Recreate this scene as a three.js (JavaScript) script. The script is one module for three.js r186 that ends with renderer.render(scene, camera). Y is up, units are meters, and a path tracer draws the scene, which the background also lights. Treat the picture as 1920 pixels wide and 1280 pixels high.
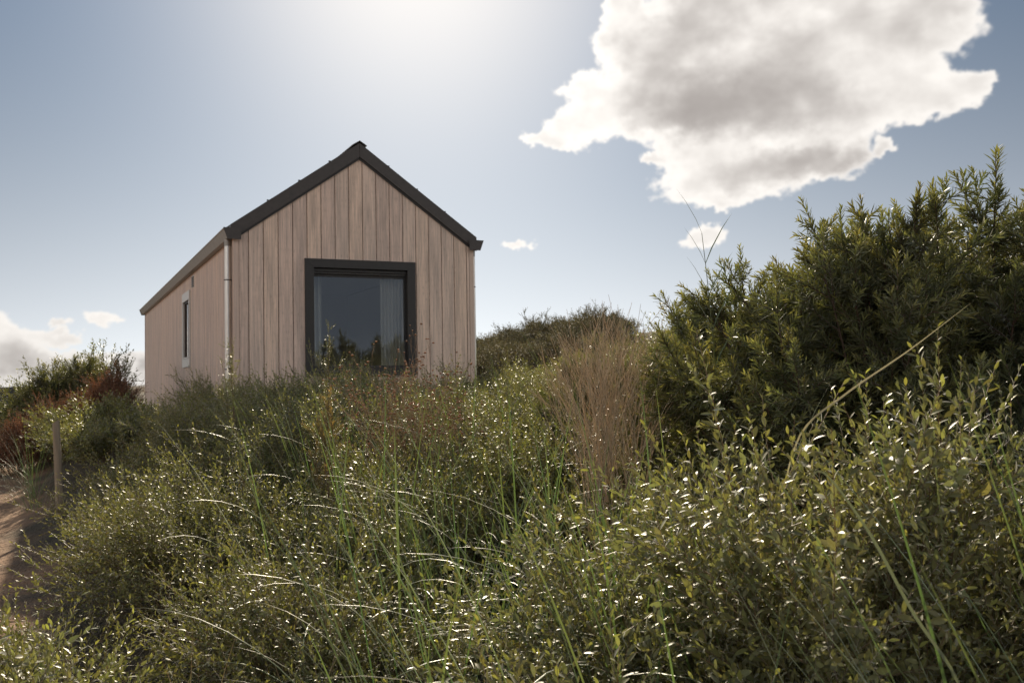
import * as THREE from 'three';
import { ImprovedNoise } from 'three/addons/math/ImprovedNoise.js';
import { mergeGeometries } from 'three/addons/utils/BufferGeometryUtils.js';

// ---------------------------------------------------------------- camera, sky, sun, exposure
const D2R = Math.PI / 180;
const scene = new THREE.Scene();
const EYE = 1.55;
const camera = new THREE.PerspectiveCamera(39.71, 1024 / 682, 0.05, 3000);
camera.position.set(0, EYE, 0);
camera.rotation.set(2.282 * D2R, 0, -1.001 * D2R, 'XYZ');
camera.focus = 4.2;
camera.userData.fStop = 7.1;
const renderer = new THREE.WebGLRenderer({ antialias: true });
renderer.setSize(1024, 682);
renderer.toneMapping = THREE.LinearToneMapping;
renderer.toneMappingExposure = 1.4;
renderer.shadowMap.enabled = true;

const SUN_AZ = -5.5 * D2R, SUN_EL = 27 * D2R;
const sunDir = new THREE.Vector3(Math.sin(SUN_AZ) * Math.cos(SUN_EL), Math.sin(SUN_EL), -Math.cos(SUN_AZ) * Math.cos(SUN_EL));
const sun = new THREE.DirectionalLight(new THREE.Color().setRGB(1, 0.86, 0.66), 5);
sun.name = 'sun';
sun.position.copy(sunDir).multiplyScalar(120);
sun.castShadow = true;
sun.shadow.mapSize.set(4096, 4096);
Object.assign(sun.shadow.camera, { left: -30, right: 30, top: 30, bottom: -30, near: 1, far: 300 });
scene.add(sun, sun.target);

// seeded random numbers and noise
function rngOf(seed) {
  let a = seed >>> 0;
  return () => { a = (a + 0x6d2b79f5) | 0; let t = Math.imul(a ^ (a >>> 15), 1 | a); t = (t + Math.imul(t ^ (t >>> 7), 61 | t)) ^ t; return ((t ^ (t >>> 14)) >>> 0) / 4294967296; };
}
const perlin = (() => { const keep = Math.random; Math.random = rngOf(77); const n = new ImprovedNoise(); Math.random = keep; return n; })();
const noise = (x, y = 0, z = 0) => perlin.noise(x, y, z);
function fbm(x, y, z, oct) { let s = 0, a = 0.5; for (let i = 0; i < oct; i++) { s += a * noise(x, y, z); x *= 2.03; y *= 2.03; z *= 2.03; a *= 0.5; } return s; }
const clamp = (x, a = 0, b = 1) => Math.min(b, Math.max(a, x));
const smooth = (a, b, x) => { const t = clamp((x - a) / (b - a)); return t * t * (3 - 2 * t); };
const mix = (a, b, t) => a + (b - a) * t;

// the sky: clear air with the sun's aureole, and cumulus clouds given as [azimuth, elevation, half width, half height] in degrees
const BIG = [[2.5, 14.3, 1.5, 0.7], [4.5, 14.9, 2.4, 1.5], [5.1, 16.4, 2.3, 1.6], [7.0, 21.3, 1.2, 1.5], [8.1, 18.6, 2.9, 3.2], [9.3, 15.9, 4.2, 2.6], [11.9, 17.2, 6.1, 3.6], [12.3, 20.1, 3.9, 2.9], [15.8, 15.4, 6.1, 2.4], [16.8, 18.5, 6.5, 4.8], [19.3, 20.2, 7.8, 3.9], [23.2, 19.1, 4.5, 3.6], [21.4, 15.7, 4.8, 2.4], [24.7, 15.0, 3.1, 1.5], [26.6, 15.0, 1.1, 0.7], [14.6, 23.8, 9.7, 3.6], [22.0, 23.0, 7.4, 3.6], [10.8, 11.2, 2.4, 1.5], [14.2, 11.5, 4.2, 1.7], [18.1, 12.5, 3.6, 1.7], [19.1, 14.5, 3.9, 1.9], [12.7, 13.1, 4.2, 1.6], [12.5, 10.0, 1.3, 0.6], [21.8, 12.6, 0.6, 0.8], [8.8, 12.8, 0.8, 0.4]];
const SMALL = [[11.6, 8.2, 1.5, 0.8], [0.6, 8.1, 1.2, 0.4], [-23.3, 3.6, 1.0, 0.5], [-25.6, 2.8, 1.5, 0.5], [-25.4, 3.5, 0.6, 0.25], [-27.9, 2.1, 2.0, 1.3], [-29.9, 2.5, 2.9, 1.9], [-26.9, 1.0, 5.5, 1.4], [-22.8, 0.7, 3.6, 1.1], [-21.7, 1.3, 1.0, 0.6], [-32.1, 0.8, 6.5, 1.9]];
const THICK = [[14.3, 15.8, 5.5, 2.0, 1.0], [10.9, 15.8, 3.9, 1.9, 0.55], [9.4, 18.5, 2.9, 2.3, 0.5], [12.3, 19.8, 2.3, 1.9, 0.45], [18.9, 12.1, 3.1, 1.0, 0.75], [15.4, 11.8, 2.9, 1.0, 0.45], [19.1, 14.9, 2.3, 1.3, 0.35], [23.2, 19.3, 3.9, 1.9, 0.3], [16.8, 18.2, 2.9, 1.9, 0.35], [-28.0, 1.7, 1.5, 0.7, 0.5], [-25.6, 1.0, 2.3, 0.8, 0.35], [-21.6, 1.1, 0.5, 0.4, 0.5], [14.6, 23.5, 8.4, 2.6, 0.6]];
function makeSky() {
  const W = 4096, H = 2048, half = H / 2;
  const body = new Float32Array(W * half), thick = new Float32Array(W * half);
  function splat(buf, [az, el, rx, ry, s = 1], add) {
    const ca = Math.max(0.2, Math.cos(el * D2R)), wx = rx / ca;
    for (let j = Math.max(0, Math.floor((el - ry) / 180 * H)); j <= Math.min(half - 1, Math.ceil((el + ry) / 180 * H)); j++) {
      const e = (j + 0.5) / H * 180;
      for (let i = Math.floor((az - wx) / 360 * W); i <= Math.ceil((az + wx) / 360 * W); i++) {
        const a = (i + 0.5) / W * 360, q = ((a - az) / wx) ** 2 + ((e - el) / ry) ** 2;
        if (q >= 1) continue;
        const c = (1 - q) * s, k = j * W + ((i + W * 4) % W);
        buf[k] = add ? buf[k] + c * (1 - q) : buf[k] + c - buf[k] * c;
      }
    }
  }
  for (const b of [...BIG, ...SMALL]) splat(body, b);
  for (const [a, e, rx, ry, s] of THICK) splat(thick, [a, e, rx * 1.35, ry * 1.4, s], true);
  const r = rngOf(5);                                   // the same kind of cumulus goes on round the rest of the sky
  for (let n = 0; n < 95; n++) {
    const az = 38 + r() * 276, el = 2 + 44 * r() * r() + 2, size = (1.5 + el * 0.14) * (0.7 + r());
    if ((az > 290 && el > 20) || (az > 126 && az < 162 && el < 24)) continue;   // none where the front window mirrors plain sky
    for (let k = 0; k < 7; k++) {
      const b = [az + (r() - 0.5) * size * 3.4, el + (r() - 0.35) * size * 0.8, size * (0.6 + r() * 0.7), size * (0.3 + r() * 0.35)];
      splat(body, b);
      if (k < 2) splat(thick, [b[0], b[1] - b[3] * 0.3, b[2] * 0.9, b[3] * 0.6, 0.4], true);
    }
  }
  const data = new Float32Array(W * H * 4);
  const sx = sunDir.x, sy = sunDir.y, sz = sunDir.z;
  for (let j = 0; j < H; j++) {
    const el = ((j + 0.5) / H - 0.5) * Math.PI, y = Math.sin(el), c = Math.cos(el);
    const up = Math.max(0, y);
    const hz = Math.exp(-up * 6);                        // the pale band of air near the horizon
    for (let i = 0; i < W; i++) {
      const k = (j * W + i) * 4;
      if (j < half) { data[k] = 0.22; data[k + 1] = 0.18; data[k + 2] = 0.14; data[k + 3] = 1; continue; }
      // azimuth 0 looks along -z; three.js puts u = atan2(z, x) / 2 pi + 0.5
      const th = ((i + 0.5) / W - 0.5) * 2 * Math.PI, x = Math.cos(th) * c, z = Math.sin(th) * c;
      const cosS = x * sx + y * sy + z * sz, ang = Math.acos(clamp(cosS, -1, 1)) / D2R;
      const g1 = Math.exp(-((ang / 12) ** 2)), g2 = Math.exp(-ang / 18), g3 = Math.exp(-((ang / 20) ** 2));
      const ray = 0.5 * (1 + cosS * cosS), fwd = Math.exp(-ang / 26);   // clear air scatters least at right angles to the sun; haze scatters forward
      let R = 0.036 * ray + hz * (0.28 + 1.34 * fwd) + 0.54 * g1 + 0.07 * g3;
      let G = 0.084 * ray + hz * (0.28 + 1.29 * fwd) + 0.43 * g1 + 0.1 * g3;
      let B = 0.162 * ray + hz * (0.28 + 1.1 * fwd) + 0.276 * g1 + 0.156 * g3;
      const az = Math.atan2(x, -z) / (2 * Math.PI) * W;
      const near = j > half + 2 ? 1 : 0;
      const wx = noise(x * 26, y * 30, z * 26) * 0.9 + noise(x * 75, y * 90, z * 75 + 5) * 0.42 + noise(x * 210, y * 240, z * 210) * 0.2;
      const wy = noise(x * 26 + 9, y * 30, z * 26) * 0.5 + noise(x * 75 + 3, y * 90, z * 75) * 0.3 + noise(x * 210, y * 240 + 4, z * 210) * 0.15;
      const ia = ((Math.floor(az + wx * W / 360) % W) + W) % W, ja = Math.max(0, Math.min(half - 1, Math.floor(j - half + wy * H / 180))), kk = near * ja * W + ia;
      const f = body[kk];
      if (f > 0.01) {
        const n1 = fbm(x * 13, y * 20, z * 13, 2), n2 = fbm(x * 48 + 7, y * 66, z * 48, 5);
        const bil = Math.abs(noise(x * 70, y * 85, z * 70)) * 0.5 + Math.abs(noise(x * 150, y * 170, z * 150)) * 0.25;
        const dens = f * 1.55 - 0.2 + n1 * 0.35 + n2 * 0.7 + (0.2 - bil) * 0.35;
        const a = smooth(0.0, 0.55, dens);
        const soft = fbm(x * 30 + 2, y * 42, z * 30, 4);
        let t = 1.4 * thick[kk] * smooth(0.1, 1.1, dens) * (1 + 0.9 * n1 + 0.8 * soft) + smooth(0.4, 1.5, dens) * 0.2 * (1 + 1.6 * soft) + 0.12 * soft;
        t = 1 - Math.exp(-1.15 * Math.max(0, t));
        const front = smooth(0.6, -0.4, cosS);               // clouds opposite the sun are lit from our side, so their cores are white too
        t *= 1 - 0.7 * front;
        const edge = 1 + 0.45 * g2, lo = 1 - 0.14 * smooth(0.09, 0.0, y);
        const cr = mix(mix(0.675 * edge, 1.3, front), 0.29, t) * lo, cg = mix(mix(0.645 * edge, 1.24, front), 0.265, t) * lo, cb = mix(mix(0.61 * edge, 1.17, front), 0.25, t) * lo;
        R = mix(R, cr, a); G = mix(G, cg, a); B = mix(B, cb, a);
      }
      data[k] = R; data[k + 1] = G; data[k + 2] = B; data[k + 3] = 1;
    }
  }
  const t = new THREE.DataTexture(data, W, H, THREE.RGBAFormat, THREE.FloatType);
  t.mapping = THREE.EquirectangularReflectionMapping;
  t.magFilter = t.minFilter = THREE.LinearFilter;
  t.needsUpdate = true;
  return t;
}
scene.background = makeSky();
scene.environment = scene.background;
console.log('sky');

// ---------------------------------------------------------------- helpers
const names = new Map();
function numbered(name) { const n = names.get(name) ?? 0; names.set(name, n + 1); return n ? `${name}_${String(n).padStart(3, '0')}` : name; }
const lit = (o) => { o.castShadow = o.receiveShadow = true; return o; };
function thing(name, label, category, [x, y, z] = [0, 0, 0], turn = 0, group) {
  const o = new THREE.Group();
  o.name = numbered(name); o.position.set(x, y, z); o.rotation.y = turn;
  o.userData = { label, category };
  if (group) o.userData.group = group;
  scene.add(o);
  return o;
}
function part(name, geometry, material, parent, label) {
  const m = lit(new THREE.Mesh(geometry, material));
  m.name = name;
  if (label) m.userData.label = label;
  parent.add(m);
  return m;
}
const V = (x, y, z) => new THREE.Vector3(x, y, z);
const lin = (r, g, b) => new THREE.Color().setRGB(r, g, b);

class Mold {                                             // collects coloured faces into one geometry
  constructor() { this.p = []; this.c = []; this.i = []; }
  vert(v, c) { this.p.push(v.x, v.y, v.z); this.c.push(c[0], c[1], c[2]); return this.p.length / 3 - 1; }
  tube(pts, radii, sides, col) {
    let prev = null;
    const n = V(0, 0, 1);
    for (let k = 0; k < pts.length; k++) {
      const t = pts[Math.min(k + 1, pts.length - 1)].clone().sub(pts[Math.max(k - 1, 0)]).normalize();
      if (Math.abs(t.dot(n)) > 0.95) n.set(1, 0, 0);
      const a = n.clone().cross(t).normalize(), b = t.clone().cross(a);
      const ring = [];
      for (let s = 0; s < sides; s++) {
        const w = s / sides * Math.PI * 2;
        ring.push(this.vert(pts[k].clone().addScaledVector(a, Math.cos(w) * radii[k]).addScaledVector(b, Math.sin(w) * radii[k]), col));
      }
      if (prev) for (let s = 0; s < sides; s++) { const q = (s + 1) % sides; this.i.push(prev[s], prev[q], ring[q], prev[s], ring[q], ring[s]); }
      prev = ring;
    }
  }
  // a leaf: keeled and bent, from pos along dir, its upper side towards nor
  leaf(pos, dir, nor, len, wid, keel, bend, col, prof = [[0, 0.1], [0.28, 0.8], [0.55, 1], [0.82, 0.62], [1, 0.03]]) {
    const d = dir.clone().normalize(), s = d.clone().cross(nor).normalize(), n = s.clone().cross(d).normalize();
    let prev = null;
    for (const [t, w] of prof) {
      const mid = pos.clone().addScaledVector(d, len * t).addScaledVector(n, -bend * len * t * t);
      const hw = wid * 0.5 * w;
      const row = [this.vert(mid.clone().addScaledVector(s, -hw).addScaledVector(n, keel * hw), col), this.vert(mid, col), this.vert(mid.clone().addScaledVector(s, hw).addScaledVector(n, keel * hw), col)];
      if (prev) for (const q of [0, 1]) this.i.push(prev[q], prev[q + 1], row[q + 1], prev[q], row[q + 1], row[q]);
      prev = row;
    }
  }
  ball(pos, r, col, squash = 1) {
    const g = new THREE.IcosahedronGeometry(r, 0), a = g.attributes.position;
    for (let k = 0; k < a.count; k++) this.i.push(this.vert(V(pos.x + a.getX(k), pos.y + a.getY(k) * squash, pos.z + a.getZ(k)), col));
  }
  build() {
    const g = new THREE.BufferGeometry();
    g.setAttribute('position', new THREE.Float32BufferAttribute(this.p, 3));
    g.setAttribute('color', new THREE.Float32BufferAttribute(this.c, 3));
    g.setIndex(this.i);
    g.computeVertexNormals();
    return g;
  }
}
function bezier(a, b, c, n) {
  const out = [];
  for (let k = 0; k <= n; k++) { const t = k / n, u = 1 - t; out.push(V(u * u * a.x + 2 * u * t * b.x + t * t * c.x, u * u * a.y + 2 * u * t * b.y + t * t * c.y, u * u * a.z + 2 * u * t * b.z + t * t * c.z)); }
  return out;
}
function randDir(r) { const z = r() * 2 - 1, a = r() * Math.PI * 2, s = Math.sqrt(1 - z * z); return V(Math.cos(a) * s, z, Math.sin(a) * s); }

// a tileable-by-mirroring texture computed from a function of (u, v)
function texture(w, h, fn, srgb) {
  const d = new Uint8Array(w * h * 4);
  for (let j = 0; j < h; j++) for (let i = 0; i < w; i++) {
    const c = fn(i / w, j / h), k = (j * w + i) * 4;
    d[k] = clamp(c[0]) * 255; d[k + 1] = clamp(c[1]) * 255; d[k + 2] = clamp(c[2]) * 255; d[k + 3] = 255;
  }
  const t = new THREE.DataTexture(d, w, h);
  if (srgb) t.colorSpace = THREE.SRGBColorSpace;
  t.wrapS = t.wrapT = THREE.MirroredRepeatWrapping;
  t.magFilter = THREE.LinearFilter; t.minFilter = THREE.LinearMipmapLinearFilter; t.generateMipmaps = true;
  t.needsUpdate = true;
  return t;
}

// ---------------------------------------------------------------- terrain
function pathSide(x, z) { return x + 0.5 * Math.max(0, -z) + 0.3 * noise(z * 0.35, 3.1) + 0.1; }   // metres to the right of the path's edge
function groundAt(x, z) {
  const d = -z, far = Math.hypot(x, z);
  const s = pathSide(x, z);
  let h = 0.62 * smooth(2.5, 12, d) * smooth(-0.6, 1.8, s);
  h += 0.75 * smooth(0.3, 2.6, x) * smooth(2.4, 5.2, d) * (1 - smooth(24, 40, d));
  h += 0.9 * smooth(3, 9, -d) + 0.8 * smooth(3, 8, x) * smooth(-14, 0, d) * (1 - smooth(20, 36, d));
  h += 2.7 * Math.exp(-(((x - 8) / 13) ** 2) - ((z + 50) / 12) ** 2) + 2.5 * Math.exp(-(((x - 30) / 20) ** 2) - ((z + 44) / 14) ** 2);
  h -= 6.5 * smooth(30, 58, far) * smooth(-6, -20, x);
  h += (0.05 * noise(x * 0.6, z * 0.6) + 0.02 * noise(x * 2.2, 4, z * 2.2)) * (1 - smooth(40, 80, far)) + 1.2 * noise(x * 0.02, 9, z * 0.02) * smooth(60, 160, far);
  return h;
}
{
  const N = 260, reach = 900, P = [], C = [], U = [], I = [];
  const warp = (t) => Math.sinh(t * 6.2) / Math.sinh(6.2) * reach;
  for (let j = 0; j <= N; j++) for (let i = 0; i <= N; i++) {
    const x = warp(i / N * 2 - 1) - 3, z = warp(j / N * 2 - 1) - 7;
    P.push(x, groundAt(x, z), z); U.push(x, z);
    const s = pathSide(x, z) + 0.5 * noise(x * 1.7, 2, z * 1.7) + 60 * smooth(24, 40, Math.hypot(x, z));
    const m = smooth(-0.25, 0.35, s) * (1 - 0.0);
    const g = 0.5 + 0.5 * noise(x * 0.9, 5, z * 0.9);
    C.push(mix(0.37, 0.08, m) * mix(0.9, 1.1, g), mix(0.22, 0.062, m) * mix(0.9, 1.1, g), mix(0.125, 0.034, m) * mix(0.9, 1.1, g));
  }
  for (let j = 0; j < N; j++) for (let i = 0; i < N; i++) { const a = j * (N + 1) + i, b = a + N + 1; I.push(a, b, b + 1, a, b + 1, a + 1); }
  const g = new THREE.BufferGeometry();
  g.setAttribute('position', new THREE.Float32BufferAttribute(P, 3));
  g.setAttribute('color', new THREE.Float32BufferAttribute(C, 3));
  g.setAttribute('uv', new THREE.Float32BufferAttribute(U, 2));
  g.setIndex(I); g.computeVertexNormals();
  const grain = texture(512, 512, (u, v) => { const a = 0.82 + 0.25 * fbm(u * 9, v * 9, 1, 4) + 0.3 * fbm(u * 90, v * 90, 2, 2); return [a, a, a]; });
  const bump = texture(512, 512, (u, v) => { const a = 0.5 + 0.55 * fbm(u * 10, v * 10, 6, 4) + 0.1 * noise(u * 100, v * 100); return [a, a, a]; });
  for (const t of [grain, bump]) t.repeat.set(0.55, 0.55);
  const ground = lit(new THREE.Mesh(g, new THREE.MeshStandardMaterial({ vertexColors: true, map: grain, bumpMap: bump, bumpScale: 0.09, roughness: 0.95 })));
  ground.name = 'sandy_ground';
  ground.userData = { kind: 'structure', label: 'sandy dune ground with a bare sand path at the left', category: 'ground' };
  scene.add(ground);
}
console.log('ground');

// ---------------------------------------------------------------- the cabin
const M = {};
{
  const wood = texture(512, 1024, (u, v) => {
    const s = fbm(u * 70, v * 3.2, 0.5, 3), f = noise(u * 190, v * 9, 3), b = fbm(u * 9, v * 2.4, 8, 3), dash = Math.max(0, noise(u * 120, v * 26, 9) - 0.25);
    const k = 1 + 0.22 * s + 0.12 * f + 0.2 * b - 0.28 * dash;
    return [0.82 * k + 0.012 * b, 0.735 * k, 0.675 * k - 0.012 * b];
  }, true);
  const woodBump = texture(512, 1024, (u, v) => { const a = 0.5 + 0.5 * fbm(u * 120, v * 5, 0.5, 3); return [a, a, a]; });
  M.board = new THREE.MeshStandardMaterial({ map: wood, bumpMap: woodBump, bumpScale: 0.0012, roughness: 0.72 });
  M.board2 = M.board.clone(); M.board2.color = lin(0.93, 0.92, 0.93);
  M.board3 = M.board.clone(); M.board3.color = lin(1.05, 1.03, 1.0);
  M.backing = new THREE.MeshStandardMaterial({ color: lin(0.2, 0.155, 0.13), roughness: 0.9 });
  const fine = texture(256, 256, (u, v) => { const a = 0.86 + 0.3 * fbm(u * 14, v * 14, 2, 4); return [a, a, a]; });
  M.barge = new THREE.MeshStandardMaterial({ color: lin(0.062, 0.052, 0.047), map: fine, roughness: 0.5 });
  M.dark = new THREE.MeshStandardMaterial({ color: lin(0.03, 0.027, 0.025), map: fine, roughness: 0.48 });
  M.darkTrim = new THREE.MeshStandardMaterial({ color: lin(0.03, 0.028, 0.028), roughness: 0.6 });
  M.roof = new THREE.MeshStandardMaterial({ color: lin(0.055, 0.053, 0.053), roughness: 0.5, metalness: 0.2 });
  M.zinc = new THREE.MeshStandardMaterial({ color: lin(0.74, 0.71, 0.66), metalness: 0.85, map: fine, roughness: 0.36 });
  M.gutter = new THREE.MeshStandardMaterial({ color: lin(0.34, 0.325, 0.3), metalness: 0.7, map: fine, roughness: 0.46 });
  M.alu = new THREE.MeshStandardMaterial({ color: lin(0.6, 0.575, 0.53), metalness: 0.2, roughness: 0.45 });
  M.glass = new THREE.MeshPhysicalMaterial({ color: lin(0.82, 0.84, 0.84), transmission: 1, thickness: 0, roughness: 0, ior: 1.75, specularIntensity: 1 });
  M.plaster = new THREE.MeshStandardMaterial({ color: lin(0.55, 0.53, 0.51), roughness: 0.9 });
  M.floor = new THREE.MeshStandardMaterial({ color: lin(0.2, 0.14, 0.09), roughness: 0.6 });
  M.curtain = new THREE.MeshPhysicalMaterial({ color: lin(0.66, 0.63, 0.58), roughness: 1, transmission: 0.35, thickness: 0 });
}
const CAB = { x: -4.079, z: -13.927, turn: 25.563 * D2R, y: 0.6, W: 3.8, L: 16.26, eave: 3.13, ridge: 4.47 };
const roofY = (u) => mix(CAB.eave, CAB.ridge, 1 - Math.abs(u - CAB.W / 2) / (CAB.W / 2));
const cabin = thing('cabin', 'gabled timber-clad holiday cabin with dark roof edge and big front window', 'cabin', [CAB.x, CAB.y, CAB.z], CAB.turn);
function box(x0, x1, y0, y1, z0, z1) { const g = new THREE.BoxGeometry(x1 - x0, y1 - y0, z1 - z0); g.translate((x0 + x1) / 2, (y0 + y1) / 2, (z0 + z1) / 2); return g; }
function plate(pts, depth, holes = [], bevel = 0) {     // an outline in x, y given thickness along z, from 0 to depth
  const s = new THREE.Shape(pts.map(([x, y]) => new THREE.Vector2(x, y)));
  for (const h of holes) s.holes.push(new THREE.Path(h.map(([x, y]) => new THREE.Vector2(x, y))));
  const b = bevel > 0;
  const g = new THREE.ExtrudeGeometry(s, { depth: depth - (b ? bevel : 0), bevelEnabled: b, bevelThickness: bevel, bevelSize: bevel, bevelOffset: -bevel, bevelSegments: 1, steps: 1 });
  if (b) g.translate(0, 0, 0);
  return g;
}
const rect = (x0, x1, y0, y1) => [[x0, y0], [x1, y0], [x1, y1], [x0, y1]];
const WIN = { u0: 1.024, u1: 2.801, y0: 1.044, y1: 2.846 };
const SIDE = { v0: 5.126, v1: 6.337, y0: 1.305, y1: 2.817 };
const PATIO = { v0: 1.0, v1: 2.9, y0: 0.62, y1: 2.7 };
{
  const { W, L, eave, ridge } = CAB, r = rngOf(31);
  // walls behind the boards
  const inset = 0.09;
  const gable = [[0, 0.02], [W, 0.02], [W, eave], [W / 2, ridge], [0, eave]];
  let g = plate(gable, 0.12, [rect(WIN.u0 + inset, WIN.u1 - inset, WIN.y0 + inset, WIN.y1 - inset)]); g.translate(0, 0, -0.122);
  part('wall', g, M.backing, cabin);
  g = plate(gable, 0.12); g.translate(0, 0, -L); part('wall', g, M.backing, cabin);
  g = plate(rect(0.125, L - 0.125, 0.02, eave), 0.12, [rect(SIDE.v0 + 0.05, SIDE.v1 - 0.05, SIDE.y0 + 0.05, SIDE.y1 - 0.05)]); g.rotateY(Math.PI / 2); g.translate(0.002, 0, 0);
  part('wall', g, M.backing, cabin);
  g = plate(rect(0.125, L - 0.125, 0.02, eave), 0.12, [rect(PATIO.v0, PATIO.v1, PATIO.y0, PATIO.y1)]); g.rotateY(Math.PI / 2); g.translate(W - 0.122, 0, 0);
  part('wall', g, M.backing, cabin);
  // interior surfaces
  part('interior_floor', box(0.13, W - 0.13, 0.45, 0.55, -7.2, -0.13), M.floor, cabin);
  part('interior_ceiling', box(0.13, W - 0.13, 2.95, 3.0, -7.2, -0.13), M.plaster, cabin);
  g = plate(rect(0.13, W - 0.13, 0.56, 2.94), 0.08, [rect(1.25, 2.2, 0.57, 2.65)]); g.translate(0, 0, -7.1); part('interior_wall', g, M.plaster, cabin);
  for (const [x, hole] of [[0.128, [SIDE.v0 + 0.05, SIDE.v1 - 0.05, SIDE.y0 + 0.05, SIDE.y1 - 0.05]], [W - 0.138, [PATIO.v0, PATIO.v1, PATIO.y0, PATIO.y1]]]) {
    g = plate(rect(0.14, 7.0, 0.56, 2.94), 0.01, [rect(...hole)]); g.rotateY(Math.PI / 2); g.translate(x, 0, 0); part('interior_wall', g, M.plaster, cabin);
  }
  part('interior_wall', box(0.13, W - 0.13, 0.5, 3.0, -9.2, -9.1), M.plaster, cabin);

  // cladding boards: front and rear gable
  const pitch = W / 17.3, gap = 0.011, th = 0.021, mats = [M.board, M.board, M.board2, M.board3];
  function clad(geometry, parent) {
    const uv = geometry.attributes.uv, ou = r() * 5, ov = r() * 5;
    for (let k = 0; k < uv.count; k++) uv.setXY(k, uv.getX(k) * 0.9 + ou, uv.getY(k) * 0.4 + ov);
    return part('board', geometry, mats[Math.floor(r() * 4)], parent);
  }
  for (let n = 0; n < 18; n++) {
    let u0 = 0.035 + n * pitch - 0.06, u1 = u0 + pitch - gap;
    u0 = Math.max(u0, 0.05); u1 = Math.min(u1, W - 0.05);
    if (u1 - u0 < 0.03) continue;
    const top = (u) => roofY(u) + 0.03;
    const full = (a, b, y0) => { const p = [[a, y0], [b, y0], [b, top(b)]]; if (a < W / 2 && b > W / 2) p.push([W / 2, top(W / 2)]); p.push([a, top(a)]); return p; };
    const hit = u1 > WIN.u0 + 0.03 && u0 < WIN.u1 - 0.03;
    if (!hit) clad(plate(full(u0, u1, 0.12), th, [], 0.004), cabin);
    else if (u0 < WIN.u0 || u1 > WIN.u1) {                 // a board notched round the side of the window
      const left = u0 < WIN.u0, cut = left ? Math.min(u1, WIN.u0 + 0.05) : Math.max(u0, WIN.u1 - 0.05), ya = WIN.y0 + 0.03, yb = WIN.y1 - 0.03;
      const ridgeIn = u0 < W / 2 && u1 > W / 2 ? [[W / 2, top(W / 2)]] : [];
      clad(plate(left
        ? [[u0, 0.12], [u1, 0.12], [u1, ya], [cut, ya], [cut, yb], [u1, yb], [u1, top(u1)], ...ridgeIn, [u0, top(u0)]]
        : [[u0, 0.12], [u1, 0.12], [u1, top(u1)], ...ridgeIn, [u0, top(u0)], [u0, yb], [cut, yb], [cut, ya], [u0, ya]], th, [], 0.004), cabin);
    } else {
      clad(plate(rect(u0, u1, 0.12, WIN.y0 + 0.03), th, [], 0.004), cabin);
      clad(plate(full(u0, u1, WIN.y1 - 0.03), th, [], 0.004), cabin);
    }
  }
  // corner posts
  for (const x of [-0.03, W - 0.046]) part('corner_trim', box(x, x + 0.076, 0.1, eave + 0.02, -0.07, 0.027), M.board2, cabin);
  for (const x of [-0.03, W - 0.046]) part('corner_trim', box(x, x + 0.076, 0.1, eave + 0.02, -L - 0.03, -L + 0.05), M.board2, cabin);
  // side boards
  const count = Math.floor((L - 0.15) / pitch);
  for (const left of [true, false]) {
    const w = left ? SIDE : PATIO;
    for (let n = 0; n < count; n++) {
      const v0 = 0.075 + n * pitch, v1 = v0 + pitch - gap;
      const runs = v1 > w.v0 + 0.02 && v0 < w.v1 - 0.02 ? [[0.12, w.y0 + 0.02], [w.y1 - 0.02, eave - 0.01]] : [[0.12, eave - 0.01]];
      for (const [y0, y1] of runs) {
        if (y1 - y0 < 0.05) continue;
        const b = plate(rect(v0, v1, y0, y1), th, [], 0.004);
        b.rotateY(left ? Math.PI / 2 : Math.PI / 2);
        if (left) { b.translate(-th, 0, 0); } else b.translate(W, 0, 0);
        clad(b, cabin);
      }
    }
  }
  for (const [x0, x1, z0, z1] of [[0.01, W - 0.01, -0.06, -0.03], [0.02, 0.05, -L + 0.03, -0.07]]) part('plinth', box(x0, x1, -0.4, 0.12, z0, z1), M.darkTrim, cabin);

  // roof: two slopes, seams, ridge cap, barge boards and trim
  const rise = 0.225, slope = Math.atan2(ridge - eave, W / 2);
  for (const s of [-1, 1]) {
    const X = (u) => (s < 0 ? u : W - u);
    const band = (e0, e1, lo, hi) => { const a = (u, y) => [X(u), y]; const q = [a(e0, roofY(0) + (e0) * Math.tan(slope) + lo), a(e1, roofY(0) + e1 * Math.tan(slope) + lo), a(e1, roofY(0) + e1 * Math.tan(slope) + hi), a(e0, roofY(0) + e0 * Math.tan(slope) + hi)]; return s < 0 ? q : q.reverse(); };
    const mid = W / 2 - 0.0015;
    g = plate(band(-0.07, mid, 0.035, rise - 0.012), L + 0.02); g.translate(0, 0, -L - 0.01); part('roof_slope', g, M.roof, cabin);
    g = plate(band(-0.075, mid, 0, rise), 0.035, [], 0.003); g.translate(0, 0, 0.03); part('barge_board', g, M.barge, cabin);
    g = plate(band(0.03, mid, -0.035, 0.025), 0.022); g.translate(0, 0, 0.0265 - 0.004 + 0.0005); part('barge_trim', g, M.darkTrim, cabin);
    g = plate(band(-0.075, mid, 0, rise), 0.035, [], 0.003); g.translate(0, 0, -L - 0.05); part('barge_board', g, M.barge, cabin);
    for (let n = 0; n < 32; n++) {
      g = plate(band(-0.06, W / 2 - 0.06, rise - 0.012, rise + 0.022), 0.02); g.translate(0, 0, -0.45 - n * 0.5); part('roof_seam', g, M.roof, cabin);
    }
  }
  g = plate([[W / 2 - 0.11, ridge + rise - 0.055], [W / 2, ridge + rise + 0.018], [W / 2 + 0.11, ridge + rise - 0.055], [W / 2 + 0.115, ridge + rise - 0.04], [W / 2, ridge + rise + 0.032], [W / 2 - 0.115, ridge + rise - 0.04]].map(([x, y]) => [x, y + 0.004]), L + 0.13);
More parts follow.
